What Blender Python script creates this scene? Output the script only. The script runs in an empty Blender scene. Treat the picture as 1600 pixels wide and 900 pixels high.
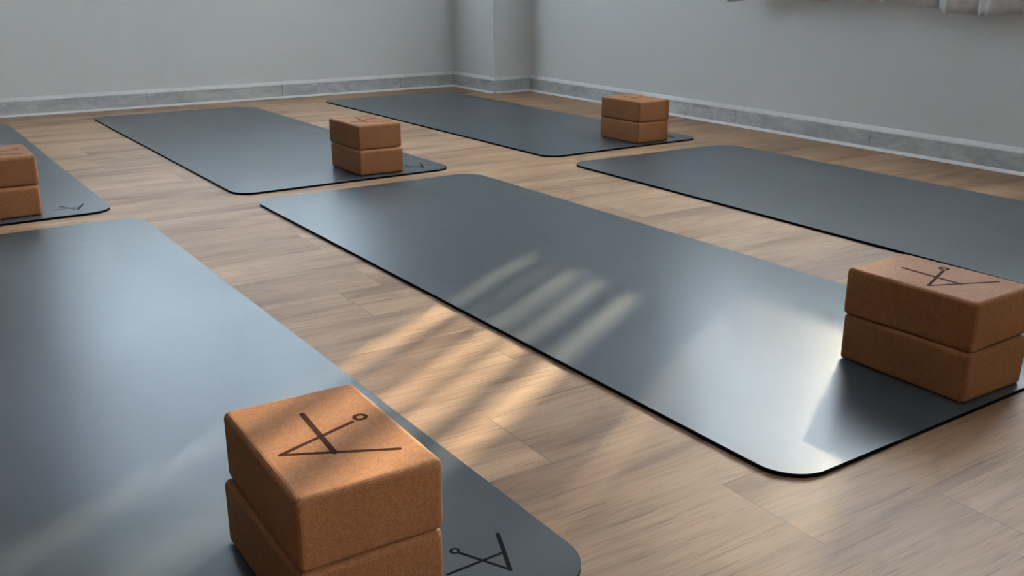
import bpy, bmesh, math, random
from mathutils import Matrix, Vector

random.seed(7)
S = bpy.context.scene
COL = S.collection
R = math.radians

# ------------------------------------------------------------------ camera
cd = bpy.data.cameras.new('camera')
cd.sensor_width = 36.0
cd.lens = 1515.54 / 1600 * 36.0
cd.clip_start = 0.02
cam = bpy.data.objects.new('camera', cd)
COL.objects.link(cam)
cam.matrix_world = (Matrix.Translation((0, 0, 0.5804)) @ Matrix.Rotation(R(-32.7896), 4, 'Z')
                    @ Matrix.Rotation(R(90 - 17.9264), 4, 'X') @ Matrix.Rotation(R(-0.077), 4, 'Z'))
S.camera = cam

# ------------------------------------------------------------------ exposure, sky, sun
S.view_settings.view_transform = 'Standard'
S.view_settings.look = 'None'
S.view_settings.gamma = 1.0
S.view_settings.use_curve_mapping = False
S.view_settings.exposure = 0.74

SKY = 26.0
world = bpy.data.worlds.new('sky')
S.world = world
world.use_nodes = True
bg = world.node_tree.nodes['Background']
bg.inputs['Color'].default_value = (0.81, 0.915, 1.0, 1)
bg.inputs['Strength'].default_value = SKY

SUN_AZ, SUN_EL = R(31.2), R(24.6)          # the sun stands beyond the right wall
sd = bpy.data.lights.new('sun', 'SUN')
sd.energy = 9.5
sd.angle = R(1.0)
sd.color = (1.0, 0.84, 0.55)
sun = bpy.data.objects.new('sun', sd)
COL.objects.link(sun)
to_sun = Vector((math.cos(SUN_AZ) * math.cos(SUN_EL), math.sin(SUN_AZ) * math.cos(SUN_EL), math.sin(SUN_EL)))
sun.rotation_euler = to_sun.to_track_quat('Z', 'Y').to_euler()
sun.location = to_sun * 8


def portal(name, loc, direction, sx, sy):
    d = bpy.data.lights.new(name, 'AREA')
    d.shape = 'RECTANGLE'
    d.size, d.size_y = sx, sy
    d.cycles.is_portal = True
    o = bpy.data.objects.new(name, d)
    o.location = loc
    o.rotation_euler = Vector(direction).to_track_quat('-Z', 'Z').to_euler()
    COL.objects.link(o)


# room: x to the right wall, y to the left (far) wall; the camera stands over the origin
XR, YL = 2.876, 4.694
XS, YB = -6.5, -4.0
H = 2.7
TH = 0.2
# openings in each wall (along-wall from, to, sill, head)
OPEN_RIGHT = [(1.20, 3.08, 0.78, 2.15), (-2.60, -0.80, 0.78, 2.15)]  # second opening is added out of view for extra daylight
OPEN_LEFT = [(0.55, 2.10, 0.70, 2.25)]
for y0, y1, z0, z1 in OPEN_RIGHT:
    portal('portal_right', (XR + 0.21, (y0 + y1) / 2, (z0 + z1) / 2), (-1, 0, 0), y1 - y0, z1 - z0)
for x0, x1, z0, z1 in OPEN_LEFT:
    portal('portal_left', ((x0 + x1) / 2, YL + 0.21, (z0 + z1) / 2), (0, -1, 0), x1 - x0, z1 - z0)


# ------------------------------------------------------------------ node helpers
class NT:
    def __init__(s, name):
        s.m = bpy.data.materials.new(name)
        s.m.use_nodes = True
        s.t = s.m.node_tree
        s.n, s.l = s.t.nodes, s.t.links
        s.b = s.n['Principled BSDF']

    def node(s, kind, **kw):
        o = s.n.new(kind)
        for k, v in kw.items():
            setattr(o, k, v)
        return o

    def put(s, sock, v):
        if hasattr(v, 'is_output'):
            s.l.new(v, sock)
        else:
            sock.default_value = v

    def math(s, op, a, b=0.0, c=0.0):
        o = s.node('ShaderNodeMath', operation=op)
        s.put(o.inputs[0], a)
        s.put(o.inputs[1], b)
        s.put(o.inputs[2], c)
        return o.outputs[0]

    def coords(s, scale=(1, 1, 1), loc=(0, 0, 0)):
        tc = s.node('ShaderNodeTexCoord')
        mp = s.node('ShaderNodeMapping')
        mp.inputs['Scale'].default_value = scale
        mp.inputs['Location'].default_value = loc
        s.l.new(tc.outputs['Object'], mp.inputs['Vector'])
        return mp.outputs[0]

    def noise(s, vec, scale, detail=3.0, rough=0.5, dist=0.0):
        o = s.node('ShaderNodeTexNoise')
        s.put(o.inputs['Vector'], vec)
        o.inputs['Scale'].default_value = scale
        o.inputs['Detail'].default_value = detail
        o.inputs['Roughness'].default_value = rough
        o.inputs['Distortion'].default_value = dist
        return o.outputs['Fac']

    def ramp(s, fac, stops):
        o = s.node('ShaderNodeValToRGB')
        e = o.color_ramp.elements
        while len(e) < len(stops):
            e.new(0.5)
        for q, (p, c) in zip(e, stops):
            q.position = p
            q.color = (*c, 1) if len(c) == 3 else c
        s.put(o.inputs[0], fac)
        return o.outputs[0]

    def mix(s, fac, a, b, blend='MIX'):
        o = s.node('ShaderNodeMix', data_type='RGBA', blend_type=blend)
        s.put(o.inputs[0], fac)
        for i, v in ((6, a), (7, b)):
            if not hasattr(v, 'is_output') and len(v) == 3:
                v = (*v, 1)
            s.put(o.inputs[i], v)
        return o.outputs[2]

    def bump(s, h, strength, dist=0.001):
        o = s.node('ShaderNodeBump')
        o.inputs['Strength'].default_value = strength
        o.inputs['Distance'].default_value = dist
        s.put(o.inputs['Height'], h)
        s.l.new(o.outputs[0], s.b.inputs['Normal'])

    def set(s, **kw):
        for k, v in kw.items():
            k = {'color': 'Base Color', 'rough': 'Roughness', 'spec': 'Specular IOR Level', 'metal': 'Metallic'}[k]
            if not hasattr(v, 'is_output') and isinstance(v, tuple) and len(v) == 3:
                v = (*v, 1)
            s.put(s.b.inputs[k], v)
        return s.m


def mat_wall():
    t = NT('wall_paint')
    v = t.coords()
    n = t.noise(v, 1.3, 4)
    f = t.noise(v, 220, 2)
    t.set(color=t.ramp(n, [(0.3, (0.815, 0.845, 0.84)), (0.7, (0.855, 0.875, 0.865))]), rough=0.6, spec=0.35)
    t.bump(f, 0.15, 0.0006)
    return t.m


def mat_floor():
    t = NT('oak_laminate')
    tc = t.node('ShaderNodeTexCoord')
    sp = t.node('ShaderNodeSeparateXYZ')
    t.l.new(tc.outputs['Object'], sp.inputs[0])
    X, Y = sp.outputs[0], sp.outputs[1]
    W, LEN = 0.155, 1.21
    ry = t.math('DIVIDE', t.math('SUBTRACT', Y, 0.576), W)
    row = t.math('FLOOR', ry)
    fy = t.math('SUBTRACT', ry, row)
    wn = t.node('ShaderNodeTexWhiteNoise', noise_dimensions='1D')
    t.put(wn.inputs['W'], row)
    off = t.math('MULTIPLY', wn.outputs['Value'], LEN)
    keep = None
    for k in (0, 7, 9):                      # rows whose end joint the photograph shows
        c = t.math('COMPARE', row, float(k), 0.1)
        keep = c if keep is None else t.math('MAXIMUM', keep, c)
    off = t.math('MULTIPLY', off, t.math('SUBTRACT', 1.0, keep))
    rx = t.math('DIVIDE', t.math('SUBTRACT', t.math('SUBTRACT', X, 0.769), off), LEN)
    colx = t.math('FLOOR', rx)
    fx = t.math('SUBTRACT', rx, colx)
    # plank hash
    cb = t.node('ShaderNodeCombineXYZ')
    t.put(cb.inputs[0], row)
    t.put(cb.inputs[1], colx)
    wh = t.node('ShaderNodeTexWhiteNoise', noise_dimensions='3D')
    t.l.new(cb.outputs[0], wh.inputs['Vector'])
    hsh = wh.outputs['Value']
    # coordinates shifted per plank so that the grain stops at the joints
    pv = t.node('ShaderNodeCombineXYZ')
    t.put(pv.inputs[0], X)
    t.put(pv.inputs[1], Y)
    t.put(pv.inputs[2], t.math('MULTIPLY', hsh, 37.0))

    def scaled(sx, sy):
        m = t.node('ShaderNodeMapping')
        m.inputs['Scale'].default_value = (sx, sy, 1)
        t.l.new(pv.outputs[0], m.inputs['Vector'])
        return m.outputs[0]
    broad = t.noise(scaled(1.6, 9.0), 1.0, 3, 0.55, 0.6)
    grain = t.noise(scaled(5.0, 95.0), 1.0, 5, 0.62, 0.35)
    fine = t.noise(scaled(16.0, 420.0), 1.0, 3, 0.6)
    # cathedral figure: contour bands of a stretched noise
    fig = t.noise(scaled(1.15, 7.5), 1.0, 1.5, 0.4, 0.3)
    band = t.math('FRACT', t.math('MULTIPLY', fig, 17.0))
    band = t.math('ABSOLUTE', t.math('SUBTRACT', band, 0.5))
    line = t.math('SUBTRACT', 1.0, t.math('MULTIPLY', band, 9.0))
    line = t.math('MAXIMUM', line, 0.0)
    streak = t.noise(scaled(7.0, 60.0), 1.0, 4, 0.6)
    line = t.math('MULTIPLY', line, t.math('MULTIPLY', streak, 1.1))
    base = t.ramp(broad, [(0.30, (0.205, 0.114, 0.060)), (0.48, (0.355, 0.215, 0.121)), (0.72, (0.450, 0.284, 0.168))])
    g = t.ramp(grain, [(0.30, (0.62, 0.58, 0.54)), (0.52, (1, 1, 1)), (0.8, (1.08, 1.06, 1.04))])
    c = t.mix(0.6, base, g, 'MULTIPLY')
    fn = t.ramp(fine, [(0.30, (0.70, 0.66, 0.62)), (0.5, (1, 1, 1))])
    c = t.mix(0.75, c, fn, 'MULTIPLY')
    pores = t.ramp(t.noise(scaled(9.0, 210.0), 1.0, 2, 0.5, 0.2), [(0.30, (0.45, 0.40, 0.36)), (0.40, (1, 1, 1))])
    c = t.mix(0.6, c, pores, 'MULTIPLY')
    c = t.mix(t.math('MULTIPLY', line, 0.38), c, (0.17, 0.10, 0.065))
    tint = t.ramp(hsh, [(0.0, (0.82, 0.80, 0.78)), (0.5, (1.0, 0.99, 0.98)), (1.0, (1.10, 1.10, 1.10))])
    c = t.mix(1.0, c, tint, 'MULTIPLY')
    # joints
    ey = t.math('MULTIPLY', t.math('MINIMUM', fy, t.math('SUBTRACT', 1.0, fy)), W)
    ex = t.math('MULTIPLY', t.math('MINIMUM', fx, t.math('SUBTRACT', 1.0, fx)), LEN)
    jy = t.math('LESS_THAN', ey, 0.0005)
    jx = t.math('LESS_THAN', ex, 0.0008)
    j = t.math('MAXIMUM', t.math('MULTIPLY', jy, 0.45), t.math('MULTIPLY', jx, 0.6))
    c = t.mix(j, c, (0.09, 0.055, 0.035))
    rr = t.math('ADD', t.math('MULTIPLY', grain, 0.18), 0.44)
    t.set(color=c, rough=rr, spec=0.28)
    t.bump(t.math('SUBTRACT', grain, j), 0.25, 0.0005)
    return t.m


def mat_marble():
    t = NT('grey_marble_tile')
    v = t.coords((1, 1, 2.2))
    n = t.noise(v, 9, 6, 0.65, 0.9)
    n2 = t.noise(v, 46, 4, 0.6)
    c = t.ramp(n, [(0.25, (0.44, 0.46, 0.47)), (0.5, (0.62, 0.64, 0.64)), (0.72, (0.78, 0.79, 0.78))])
    c = t.mix(0.4, c, t.ramp(n2, [(0.3, (0.72, 0.72, 0.74)), (0.7, (1.05, 1.05, 1.05))]), 'MULTIPLY')
    return t.set(color=c, rough=0.3, spec=0.5)


def mat_plain(name, color, rough=0.6, spec=0.4, grain=0, amount=0.12, bump=0.0):
    t = NT(name)
    if grain:
        n = t.noise(t.coords(), grain, 3)
        lo = tuple(x * (1 - amount) for x in color)
        hi = tuple(min(1, x * (1 + amount)) for x in color)
        t.set(color=t.ramp(n, [(0.3, lo), (0.7, hi)]), rough=rough, spec=spec)
        if bump:
            t.bump(n, bump, 0.0008)
        return t.m
    return t.set(color=color, rough=rough, spec=spec)


def mat_mat():
    t = NT('slate_mat_surface')
    v = t.coords()
    n = t.noise(v, 3.0, 5, 0.6)
    f = t.noise(v, 420, 2)
    w = t.noise(t.coords((9, 60, 1)), 1.0, 4, 0.6, 0.5)
    c = t.ramp(n, [(0.3, (0.048, 0.058, 0.066)), (0.7, (0.061, 0.071, 0.079))])
    rr = t.math('ADD', t.math('MULTIPLY', n, 0.10), t.math('ADD', t.math('MULTIPLY', w, 0.06), 0.235))
    t.set(color=c, rough=rr, spec=0.36)
    t.bump(t.math('ADD', f, t.math('MULTIPLY', w, 0.6)), 0.10, 0.0005)
    return t.m


def mat_cork():
    t = NT('cork')
    v = t.coords()
    a = t.noise(v, 900, 3, 0.6)
    b = t.noise(v, 160, 3, 0.6)
    d = t.noise(v, 12, 3)
    c = t.ramp(a, [(0.28, (0.205, 0.076, 0.027)), (0.5, (0.285, 0.118, 0.043)), (0.75, (0.400, 0.180, 0.070))])
    c = t.mix(0.5, c, t.ramp(b, [(0.3, (0.72, 0.68, 0.64)), (0.6, (1.05, 1.05, 1.05))]), 'MULTIPLY')
    c = t.mix(0.5, c, t.ramp(d, [(0.3, (0.86, 0.84, 0.82)), (0.7, (1.08, 1.08, 1.08))]), 'MULTIPLY')
    t.set(color=c, rough=0.75, spec=0.25)
    t.bump(a, 0.35, 0.0008)
    return t.m


def mat_glass():
    t = NT('window_glass')
    t.n.remove(t.b)
    tr = t.node('ShaderNodeBsdfTransparent')
    gl = t.node('ShaderNodeBsdfGlossy')
    gl.inputs['Roughness'].default_value = 0.0
    fr = t.node('ShaderNodeFresnel')
    fr.inputs['IOR'].default_value = 1.45
    mx = t.node('ShaderNodeMixShader')
    t.l.new(fr.outputs[0], mx.inputs[0])
    t.l.new(tr.outputs[0], mx.inputs[1])
    t.l.new(gl.outputs[0], mx.inputs[2])
    t.l.new(mx.outputs[0], t.n['Material Output'].inputs['Surface'])
    return t.m


def mat_fabric(name, color, trans, open_weave=0.0):
    t = NT(name)
    v = t.coords()
    n = t.noise(v, 300, 2)
    t.set(color=color, rough=0.9, spec=0.1)
    t.bump(n, 0.2, 0.0005)
    tl = t.node('ShaderNodeBsdfTranslucent')
    tl.inputs['Color'].default_value = (*color, 1)
    mx = t.node('ShaderNodeMixShader')
    mx.inputs[0].default_value = trans
    t.l.new(t.b.outputs[0], mx.inputs[1])
    t.l.new(tl.outputs[0], mx.inputs[2])
    out = mx.outputs[0]
    if open_weave:
        tr = t.node('ShaderNodeBsdfTransparent')
        m2 = t.node('ShaderNodeMixShader')
        m2.inputs[0].default_value = open_weave
        t.l.new(out, m2.inputs[1])
        t.l.new(tr.outputs[0], m2.inputs[2])
        out = m2.outputs[0]
    t.l.new(out, t.n['Material Output'].inputs['Surface'])
    return t.m


M = dict(
    dark_wall=mat_plain('bounce_cutting_wall_paint', (0.11, 0.10, 0.09), 0.7, 0.3, 3, 0.05),  # unseen walls made dark to cut the light they bounce
    wall=mat_wall(), floor=mat_floor(), marble=mat_marble(),
    ceiling=mat_plain('ceiling_paint', (0.55, 0.55, 0.55), 0.8, 0.2, 3, 0.03),
    caulk=mat_plain('white_caulk', (0.92, 0.92, 0.91), 0.6, 0.3, 40, 0.05),
    frame=mat_plain('white_window_frame', (0.78, 0.79, 0.80), 0.35, 0.5, 8, 0.03),
    rod=mat_plain('brushed_rod_metal', (0.45, 0.45, 0.46), 0.35, 0.6, 60, 0.08),
    mat=mat_mat(), rubber=mat_plain('black_rubber', (0.004, 0.004, 0.0045), 0.9, 0.08, 80, 0.3),
    ink=mat_plain('black_print', (0.006, 0.006, 0.007), 0.85, 0.08, 200, 0.2),
    burn=mat_plain('dark_brown_print', (0.042, 0.017, 0.010), 0.9, 0.05, 700, 0.55),
    cork=mat_cork(), glass=mat_glass(),
    curtain=mat_fabric('white_curtain_cloth', (0.90, 0.90, 0.90), 0.15),
    blind=mat_fabric('daylight_diffuser_cloth', (0.88, 0.91, 0.94), 0.80),  # cloth of the added blind, translucent so that it glows
    net=mat_fabric('sun_dimmer_cloth', (0.90, 0.93, 0.96), 0.80, 0.31),  # open weave that dims the sun in the wide gap
    sheer=mat_fabric('sun_diffuser_cloth', (0.86, 0.89, 0.92), 0.56),  # cloth of the added left blind, spreads the sun
)


# ------------------------------------------------------------------ mesh helpers
def link(name, bm, mat, parent=None, smooth=False, loc=(0, 0, 0), rz=0.0):
    bmesh.ops.recalc_face_normals(bm, faces=bm.faces[:])
    me = bpy.data.meshes.new(name)
    bm.to_mesh(me)
    bm.free()
    me.materials.append(mat)
    if smooth:
        for p in me.polygons:
            p.use_smooth = True
    o = bpy.data.objects.new(name, me)
    COL.objects.link(o)
    o.location = loc
    o.rotation_euler = (0, 0, rz)
    if parent:
        o.parent = parent
    return o


def box(bm, x0, x1, y0, y1, z0, z1):
    v = [bm.verts.new(p) for p in ((x0, y0, z0), (x1, y0, z0), (x1, y1, z0), (x0, y1, z0),
                                   (x0, y0, z1), (x1, y0, z1), (x1, y1, z1), (x0, y1, z1))]
    for f in ((0, 3, 2, 1), (4, 5, 6, 7), (0, 1, 5, 4), (1, 2, 6, 5), (2, 3, 7, 6), (3, 0, 4, 7)):
        bm.faces.new([v[i] for i in f])


def prism(bm, pts, z0, z1):
    a = [bm.verts.new((x, y, z0)) for x, y in pts]
    b = [bm.verts.new((x, y, z1)) for x, y in pts]
    n = len(pts)
    bm.faces.new(a[::-1])
    bm.faces.new(b)
    for i in range(n):
        bm.faces.new((a[i], a[(i + 1) % n], b[(i + 1) % n], b[i]))


def sweep(bm, prof, p0, p1, inward):
    """profile (t = out from the wall, z) swept from p0 to p1 (2-D), inward = unit normal into the room"""
    A, B = [], []
    for t, z in prof:
        A.append(bm.verts.new((p0[0] + inward[0] * t, p0[1] + inward[1] * t, z)))
        B.append(bm.verts.new((p1[0] + inward[0] * t, p1[1] + inward[1] * t, z)))
    n = len(prof)
    for i in range(n):
        bm.faces.new((A[i], A[(i + 1) % n], B[(i + 1) % n], B[i]))
    bm.faces.new(A)
    bm.faces.new(B[::-1])


def tube(bm, p, q, r, n=14):
    p, q = Vector(p), Vector(q)
    d = (q - p).normalized()
    u = d.orthogonal().normalized()
    w = d.cross(u)
    A = [bm.verts.new(p + r * (math.cos(k * 2 * math.pi / n) * u + math.sin(k * 2 * math.pi / n) * w)) for k in range(n)]
    B = [bm.verts.new(a.co + (q - p)) for a in A]
    for k in range(n):
        bm.faces.new((A[k], A[(k + 1) % n], B[(k + 1) % n], B[k]))
    bm.faces.new(A[::-1])
    bm.faces.new(B)


def structure(o):
    o['kind'] = 'structure'
    return o


def empty(name, label, cat, loc=(0, 0, 0), rz=0.0, group=None):
    o = bpy.data.objects.new(name, None)
    COL.objects.link(o)
    o.empty_display_size = 0.1
    o.location = loc
    o.rotation_euler = (0, 0, rz)
    o['label'], o['category'] = label, cat
    if group:
        o['group'] = group
    return o


# ------------------------------------------------------------------ room shell
b = bmesh.new()
box(b, XS - TH, XR + TH, YB - TH, YL + TH, -0.12, 0.0)
structure(link('floor', b, M['floor']))
b = bmesh.new()
box(b, XS - TH, XR + TH, YB - TH, YL + TH, H, H + 0.12)
structure(link('ceiling', b, M['ceiling']))


def wall(name, axis, inner, outer, u0, u1, ops, paint='wall'):
    b = bmesh.new()

    def seg(a0, a1, z0, z1):
        if axis == 'x':
            box(b, min(inner, outer), max(inner, outer), a0, a1, z0, z1)
        else:
            box(b, a0, a1, min(inner, outer), max(inner, outer), z0, z1)
    for op in sorted(ops):
        seg(u0, op[0], 0, H)
        seg(op[0], op[1], 0, op[2])
        seg(op[0], op[1], op[3], H)
        u0 = op[1]
    seg(u0, u1, 0, H)
    return structure(link(name, b, M[paint]))


wall('wall_right', 'x', XR, XR + TH, YB - TH, YL + TH, OPEN_RIGHT)
wall('wall_side', 'x', XS, XS - TH, YB - TH, YL + TH, [], 'dark_wall')
wall('wall_left', 'y', YL, YL + TH, XS, XR, OPEN_LEFT)
wall('wall_rear', 'y', YB, YB - TH, XS, XR, [], 'dark_wall')

# boxed-in pillar that fills the corner between the left and the right wall
CX, CY = 2.655, 4.285
b = bmesh.new()
box(b, CX, XR, CY, YL, 0, H)
bmesh.ops.bevel(b, geom=[e for e in b.edges if abs(e.verts[0].co.z - e.verts[1].co.z) > 1
                         and abs(e.verts[0].co.x - CX) < .001 and abs(e.verts[0].co.y - CY) < .001],
                offset=0.004, segments=2, affect='EDGES')
structure(link('wall_pillar', b, M['wall']))


def window(n, axis, inner, sgn, op, bars):
    """white sash set in the opening; sgn points out of the room"""
    root = bmesh.new()
    u0, u1, z0, z1 = op
    m = inner + sgn * 0.13

    def seg(a0, a1, c0, c1, d=0.03):
        lo, hi = m - d, m + d
        if axis == 'x':
            box(root, lo, hi, a0, a1, c0, c1)
        else:
            box(root, a0, a1, lo, hi, c0, c1)
    f = 0.05
    seg(u0, u1, z0, z0 + f)
    seg(u0, u1, z1 - f, z1)
    seg(u0, u0 + f, z0 + f, z1 - f)
    seg(u1 - f, u1, z0 + f, z1 - f)
    for k in range(1, bars):
        c = u0 + (u1 - u0) * k / bars
        seg(c - 0.03, c + 0.03, z0 + f, z1 - f, 0.025)
    w = structure(link('window_%d' % n, root, M['frame']))
    g = bmesh.new()
    if axis == 'x':
        box(g, m - 0.003, m + 0.003, u0 + f, u1 - f, z0 + f, z1 - f)
    else:
        box(g, u0 + f, u1 - f, m - 0.003, m + 0.003, z0 + f, z1 - f)
    link('window_pane', g, M['glass'], w)


window(1, 'x', XR, 1, OPEN_RIGHT[0], 1)
window(2, 'x', XR, 1, OPEN_RIGHT[1], 2)  # unseen window added to light the room from the right rear
window(3, 'y', YL, 1, OPEN_LEFT[0], 2)

# tiled baseboards: grey marble strips with a white caulk line above and below
TILE = [(0.0, 0.004), (0.012, 0.004), (0.012, 0.053), (0.0105, 0.0545), (0.0105, 0.056), (0.012, 0.0575), (0.0115, 0.0625), (0.009, 0.065), (0.0, 0.065)]
CAULK_TOP = [(0.0, 0.0648), (0.0112, 0.0648), (0.0095, 0.0685), (0.0035, 0.0770), (0.0, 0.0800)]
CAULK_LOW = [(0.0, 0.0), (0.022, 0.0), (0.0185, 0.0045), (0.0125, 0.0095), (0.0, 0.0095)]


def baseboard(name, runs):
    """runs: (p0, p1, inward, joints along the run measured from p0)"""
    tb, cb = bmesh.new(), bmesh.new()
    for p0, p1, inw, joints in runs:
        p0, p1 = Vector(p0), Vector(p1)
        L = (p1 - p0).length
        d = (p1 - p0) / L
        cuts = [0.0] + sorted(j for j in joints if 0.02 < j < L - 0.02) + [L]
        for a, c in zip(cuts, cuts[1:]):
            q0 = p0 + d * (a + (0.0014 if a > 0 else 0))
            q1 = p0 + d * (c - (0.0014 if c < L else 0))
            sweep(tb, TILE, q0, q1, inw)
        sweep(cb, CAULK_TOP, p0, p1, inw)
        sweep(cb, CAULK_LOW, p0, p1, inw)
    o = structure(link(name, tb, M['marble']))
    link('caulk_line', cb, M['caulk'], o)['label'] = 'white caulk line along the tile edge'


J = 0.645
baseboard('baseboard_left', [((XS, YL), (CX, YL), (0, -1), [(1.03 - XS) + J * k for k in range(-11, 3)])])
baseboard('baseboard_right', [((XR, CY), (XR, YB), (-1, 0), [CY - 2.796 + J * k for k in range(-2, 11)])])
baseboard('baseboard_pillar', [((CX, YL - 0.012), (CX, CY - 0.012), (-1, 0), []), ((CX, CY), (XR - 0.012, CY), (0, -1), [])])
baseboard('baseboard_side', [((XS, YB), (XS, YL), (1, 0), [J * k for k in range(1, 14)])])
baseboard('baseboard_rear', [((XS + 0.012, YB), (XR - 0.012, YB), (0, 1), [J * k for k in range(1, 15)])])

# ------------------------------------------------------------------ yoga mats
ML, MW, MT, MR = 1.83, 0.6908, 0.006, 0.058


def rounded(w, l, r, n=12):
    pts = []
    for cx, cy, a0 in ((w / 2 - r, l / 2 - r, 0), (-w / 2 + r, l / 2 - r, 90), (-w / 2 + r, -l / 2 + r, 180), (w / 2 - r, -l / 2 + r, 270)):
        for k in range(n + 1):
            a = R(a0 + 90 * k / n)
            pts.append((cx + r * math.cos(a), cy + r * math.sin(a)))
    return pts


def stroke(bm, p, q, w, z0, z1):
    p, q = Vector(p), Vector(q)
    d = (q - p).normalized()
    n = Vector((-d.y, d.x)) * w / 2
    a = math.atan2(d.y, d.x)
    pts = [(q.x + w / 2 * math.cos(a + R(t)), q.y + w / 2 * math.sin(a + R(t))) for t in range(-90, 91, 30)]
    pts += [(p.x + w / 2 * math.cos(a + R(t)), p.y + w / 2 * math.sin(a + R(t))) for t in range(90, 271, 30)]
    prism(bm, pts, z0, z1)


def ring(bm, c, r0, r1, z0, z1, n=28):
    lo, hi = [], []
    for k in range(n):
        t = 2 * math.pi * k / n
        u = (math.cos(t), math.sin(t))
        lo.append([bm.verts.new((c[0] + r * u[0], c[1] + r * u[1], z0)) for r in (r0, r1)])
        hi.append([bm.verts.new((c[0] + r * u[0], c[1] + r * u[1], z1)) for r in (r0, r1)])
    for k in range(n):
        j = (k + 1) % n
        bm.faces.new((hi[k][0], hi[k][1], hi[j][1], hi[j][0]))
        bm.faces.new((lo[k][0], lo[j][0], lo[j][1], lo[k][1]))
        bm.faces.new((lo[k][1], lo[j][1], hi[j][1], hi[k][1]))
        bm.faces.new((lo[k][0], hi[k][0], hi[j][0], lo[j][0]))


MATS = [
    ('front_left', 0.1722, 1.5693, 1.21, 'slate grey yoga mat running out of the lower left corner, under the nearest cork stack'),
    ('middle', 1.1599, 1.6009, 1.28, 'slate grey yoga mat in the middle crossed by thin sun stripes and glare'),
    ('right', 2.1604, 1.5684, -0.26, 'slate grey yoga mat nearest the right wall, running out of the right edge'),
    ('back_left', 0.0938, 3.5064, 1.33, 'slate grey yoga mat mostly cut off by the left edge, under the leftmost cork stack'),
    ('back_middle', 1.1061, 3.5262, 1.23, 'slate grey yoga mat in the back row, second from the left'),
    ('back_right', 2.1498, 3.5340, 1.52, 'slate grey yoga mat in the far corner beside the white pillar'),
]
for k, (key, x, y, dz, label) in enumerate(MATS):
    if k == 0:
        t = mat0 = empty('yoga_mat', label, 'yoga mat', (x, y, 0), R(dz), 'slate grey yoga mats on the floor')
        b = bmesh.new()
        prism(b, rounded(MW, ML, MR), 0.0, MT - 0.0008)
        link('rubber_base', b, M['rubber'], t)['label'] = 'black rubber underside and edge'
        b = bmesh.new()
        prism(b, rounded(MW, ML, MR), MT - 0.0008, MT)
        bmesh.ops.bevel(b, geom=[e for e in b.edges if all(v.co.z > MT - 1e-5 for v in e.verts)], offset=0.0005, segments=1, affect='EDGES')
        link('top_surface', b, M['mat'], t)
        b = bmesh.new()
        z0, z1 = MT - 0.0002, MT + 0.00015
        lg = lambda a, c: (c, -a)
        C, N, P1, SS, T, U = lg(.8007, .2376), lg(.8075, .2402), lg(.861, .267), lg(.799, .2925), lg(.8315, .2785), lg(.833, .210)
        stroke(b, P1, SS, 0.0048, z0, z1)
        stroke(b, N, P1, 0.0036, z0, z1)
        stroke(b, U, T, 0.0036, z0, z1)
        ring(b, C, 0.0028, 0.0056, z0, z1)
        link('printed_emblem', b, M['ink'], t)['label'] = 'black stick figure emblem'
    else:
        t = mat0.copy()
        COL.objects.link(t)
        t.location = (x, y, 0)
        t.rotation_euler = (0, 0, R(dz))
        t['label'] = label
        for ch in list(mat0.children):
            c = ch.copy()
            COL.objects.link(c)
            c.parent = t

# ------------------------------------------------------------------ cork blocks
BL, BW, BH = 0.2125, 0.1440, 0.0738


def block_mesh():
    b = bmesh.new()
    box(b, -BW / 2, BW / 2, -BL / 2, BL / 2, 0, BH)
    bmesh.ops.bevel(b, geom=b.edges[:], offset=0.0065, segments=4, profile=0.5, affect='EDGES')
    return b


def emblem_mesh():
    b = bmesh.new()
    lg = lambda a, c: (c, -a)
    z0, z1 = BH - 0.0004, BH + 0.0002
    stroke(b, lg(.0185, -.0535), lg(.0660, .0465), 0.0044, z0, z1)
    stroke(b, lg(-.0560, -.0045), lg(.0410, -.0085), 0.0056, z0, z1)
    stroke(b, lg(.0185, -.0535), lg(-.0115, .0315), 0.0044, z0, z1)
    ring(b, lg(-.0178, .0428), 0.0038, 0.0080, z0, z1)
    return b


BLOCKS = [
    # stack, x, y, turn, level, label
    ('near', .3081, .8170, .92, 0, 'lower cork yoga block of the nearest stack, cut by the bottom edge'),
    ('near', .3120, .8183, -.68, 1, 'upper cork yoga block of the nearest stack, sunlit with the largest stick figure emblem'),
    ('right', 1.2720, .8079, .19, 0, 'lower cork yoga block of the stack at the right edge'),
    ('right', 1.2742, .8119, 1.99, 1, 'upper cork yoga block of the stack at the right edge, emblem on top'),
    ('left', .2232, 2.7401, 1.21, 0, 'lower cork yoga block of the stack cut by the left edge'),
    ('left', .2291, 2.7595, .33, 1, 'upper cork yoga block of the stack cut by the left edge'),
    ('centre', 1.2388, 2.7528, .93, 0, 'lower cork yoga block of the stack left of centre on the back row'),
    ('centre', 1.2439, 2.7703, 1.22, 1, 'upper cork yoga block of the stack left of centre on the back row'),
    ('far', 2.3013, 2.7479, 1.12, 0, 'lower cork yoga block of the farthest stack, close to the right wall'),
    ('far', 2.3027, 2.7475, 1.06, 1, 'upper cork yoga block of the farthest stack, close to the right wall'),
]
proto = None
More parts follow.
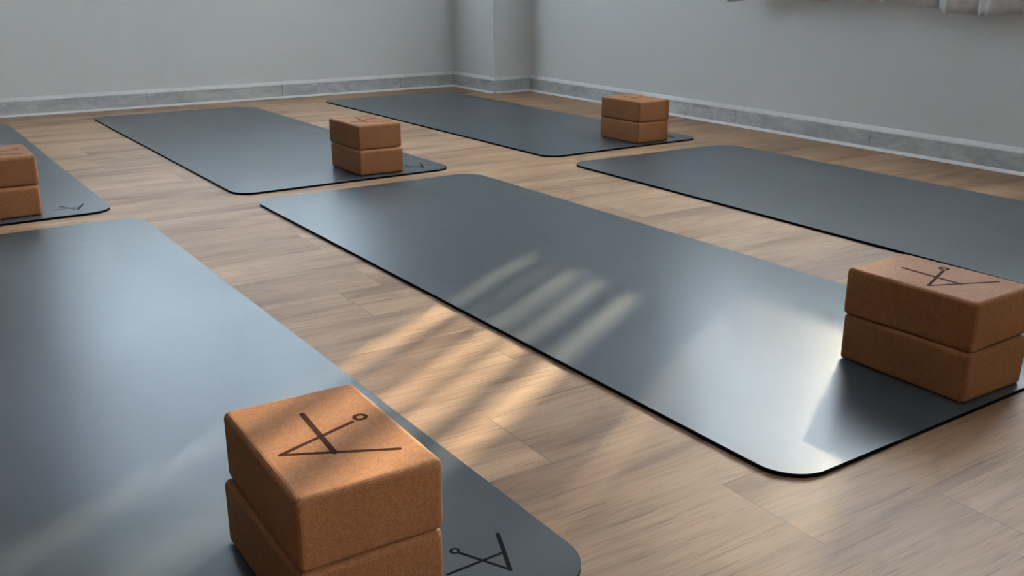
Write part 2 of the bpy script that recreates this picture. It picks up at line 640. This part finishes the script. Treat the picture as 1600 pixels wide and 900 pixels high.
for stack, x, y, dz, lev, label in BLOCKS:
    loc = (x, y, MT + 0.0001 + lev * (BH + 0.0001))
    if proto is None:
        t = proto = empty('cork_yoga_block', label, 'yoga block', loc, R(dz), 'cork yoga blocks stacked in pairs')
        body = link('block_body', block_mesh(), M['cork'], t, smooth=False)
        emblem = link('printed_emblem', emblem_mesh(), M['burn'], None)
        emblem['label'] = 'dark brown stick figure emblem'
        emblem_used = False
        continue
    t = proto.copy()
    COL.objects.link(t)
    t.location = loc
    t.rotation_euler = (0, 0, R(dz))
    t['label'] = label
    c = body.copy()
    COL.objects.link(c)
    c.parent = t
    if lev == 1:                                    # the lower block's print is covered by the upper block
        e = emblem if not emblem_used else emblem.copy()
        if emblem_used:
            COL.objects.link(e)
        e.parent = t
        emblem_used = True

# ------------------------------------------------------------------ right window: short curtain and an added blind that shapes the sun
t = empty('window_curtain', 'short white gathered curtain hanging at the top right on the right wall', 'curtain', (XR, 2.2, 0.47))
b = bmesh.new()
Y0, Y1, ZT = 1.640, 2.80, 0.80
NU, NV = 240, 14
grid = []
for i in range(NU + 1):
    u = i / NU
    y = Y0 + (Y1 - Y0) * u
    s = min(1.0, max(0.0, (y - 1.86) / 0.14))
    hem = 0.462 + 0.030 * s * s * (3 - 2 * s) - 0.010 * max(0.0, (y - 2.70) / 0.1)
    fold = 0.026 * math.sin(y * 2 * math.pi / 0.118 + 0.8 * math.sin(y * 9)) + 0.010 * math.sin(y * 2 * math.pi / 0.047)
    hem += 0.004 * math.sin(y * 31)
    colv = []
    for j in range(NV + 1):
        v = j / NV
        z = hem + (ZT - hem) * v
        x = XR - 0.065 + fold * (1 - 0.55 * v)
        colv.append(b.verts.new((x - XR, y - 2.2, z - 0.47)))
    grid.append(colv)
for i in range(NU):
    for j in range(NV):
        b.faces.new((grid[i][j], grid[i + 1][j], grid[i + 1][j + 1], grid[i][j + 1]))
cl = link('curtain_cloth', b, M['curtain'], t, smooth=True)
md = cl.modifiers.new('thickness', 'SOLIDIFY')
md.thickness = 0.002
b = bmesh.new()
tube(b, (-0.065, -0.62, 0.332), (-0.065, 0.66, 0.332), 0.009)
tube(b, (-0.065, -0.60, 0.332), (0.0, -0.60, 0.332), 0.007)
tube(b, (-0.065, 0.64, 0.332), (0.0, 0.64, 0.332), 0.007)
link('curtain_rod', b, M['rod'], t)

XB = 2.945                                             # plane of the blind, inside the window reveal
OFS = (0.518 * XB) / 0.855
gaps = [(OFS + 0.100 / .855, OFS + 0.375 / .855)]      # one wide gap for the sun patch, then narrow ones for the stripes
for pc, w in ((0.555, 0.034), (0.640, 0.028), (0.674, 0.008), (0.712, 0.032), (0.770, 0.010), (0.838, 0.030)):
    gaps.append((OFS + (pc - w / 2) / .855, OFS + (pc + w / 2) / .855))
WR = OPEN_RIGHT[0]  # blind added out of view to cut the sun into stripes
t = empty('sun_stripe_blind', 'added unseen white slat blind above the curtain, cutting the sun into stripes', 'blind', (XB, 2.1, WR[2]))
high = (OFS + 0.430 / .855, OFS + 0.478 / .855)        # open only high up, to put sun on the nearest block
edges = [WR[0] + 0.002] + [e for g in gaps for e in g] + [WR[1] - 0.002]
zt = WR[3] - 0.03 - WR[2]
runs = []
for a, c in zip(edges[0::2], edges[1::2]):
    if a < high[0] < c:
        runs += [(a, high[0], None), (high[0] - 0.002, high[1] + 0.002, 1.42 - WR[2]), (high[1], c, None)]
    else:
        runs.append((a, c, None))
for a, c, low0 in runs:
    n = max(1, round((c - a) / 0.10))
    for k in range(n):
        b = bmesh.new()
        low = 1.20 - WR[2] if a + (c - a) * (k + 0.5) / n < 1.66 else low0   # short slats, an added opening for sun to bounce onto the near stack
        y0, y1 = a + (c - a) * k / n, a + (c - a) * (k + 1) / n
        dx = 0.002 * (k % 2) + (0.0025 if low0 else 0)
        box(b, dx - 0.0008, dx + 0.0008, y0 - 2.1 - (0.004 if k else 0), y1 - 2.1, 0.004, low or zt)
        link('slat', b, M['blind'], t)
b = bmesh.new()
box(b, -0.02, 0.02, WR[0] - 2.1 + 0.001, WR[1] - 2.1 - 0.001, zt, zt + 0.03)
link('head_rail', b, M['frame'], t)
b = bmesh.new()                                        # added unseen panel that sets where the sun stripes begin
box(b, 0.006, 0.012, gaps[0][1] - 2.1, WR[1] - 2.1 - 0.001, 0.002, 0.985 - WR[2])
link('sun_cutoff_lower', b, M['blind'], t)
b = bmesh.new()                                        # added unseen sheet that ends the sun patch from the wide gap
box(b, 0.006, 0.008, 1.66 - 2.1, gaps[0][1] - 2.1, 1.24 - WR[2], zt)
link('sun_cutoff_upper', b, M['blind'], t)
b = bmesh.new()                                        # added unseen weave that weakens the sun through the wide gap
box(b, 0.0095, 0.0100, gaps[0][0] - 2.1 - 0.03, gaps[0][1] - 2.1 - 0.002, 0.003, 1.30 - WR[2])
link('sun_dimmer_panel', b, M['net'], t)

# unseen blind added over the left window to diffuse the direct sun
for (x0, x1, z0, z1), label in zip(OPEN_LEFT, ('added unseen pale blind diffusing the sun at the left wall window',)):
    t = empty('sun_diffuser_blind', label, 'blind', ((x0 + x1) / 2, YL, z0))
    hw, hh = (x1 - x0) / 2, z1 - z0
    b = bmesh.new()
    box(b, -hw + 0.004, hw - 0.004, 0.03, 0.0312, 0.02, hh - 0.03)
    link('daylight_diffuser_cloth', b, M['sheer'], t)
    b = bmesh.new()
    tube(b, (-hw + 0.002, 0.035, hh - 0.026), (hw - 0.002, 0.035, hh - 0.026), 0.022)
    link('roller', b, M['frame'], t)
    b = bmesh.new()
    box(b, -hw + 0.004, hw - 0.004, 0.022, 0.04, 0.002, 0.022)
    link('bottom_bar', b, M['frame'], t)
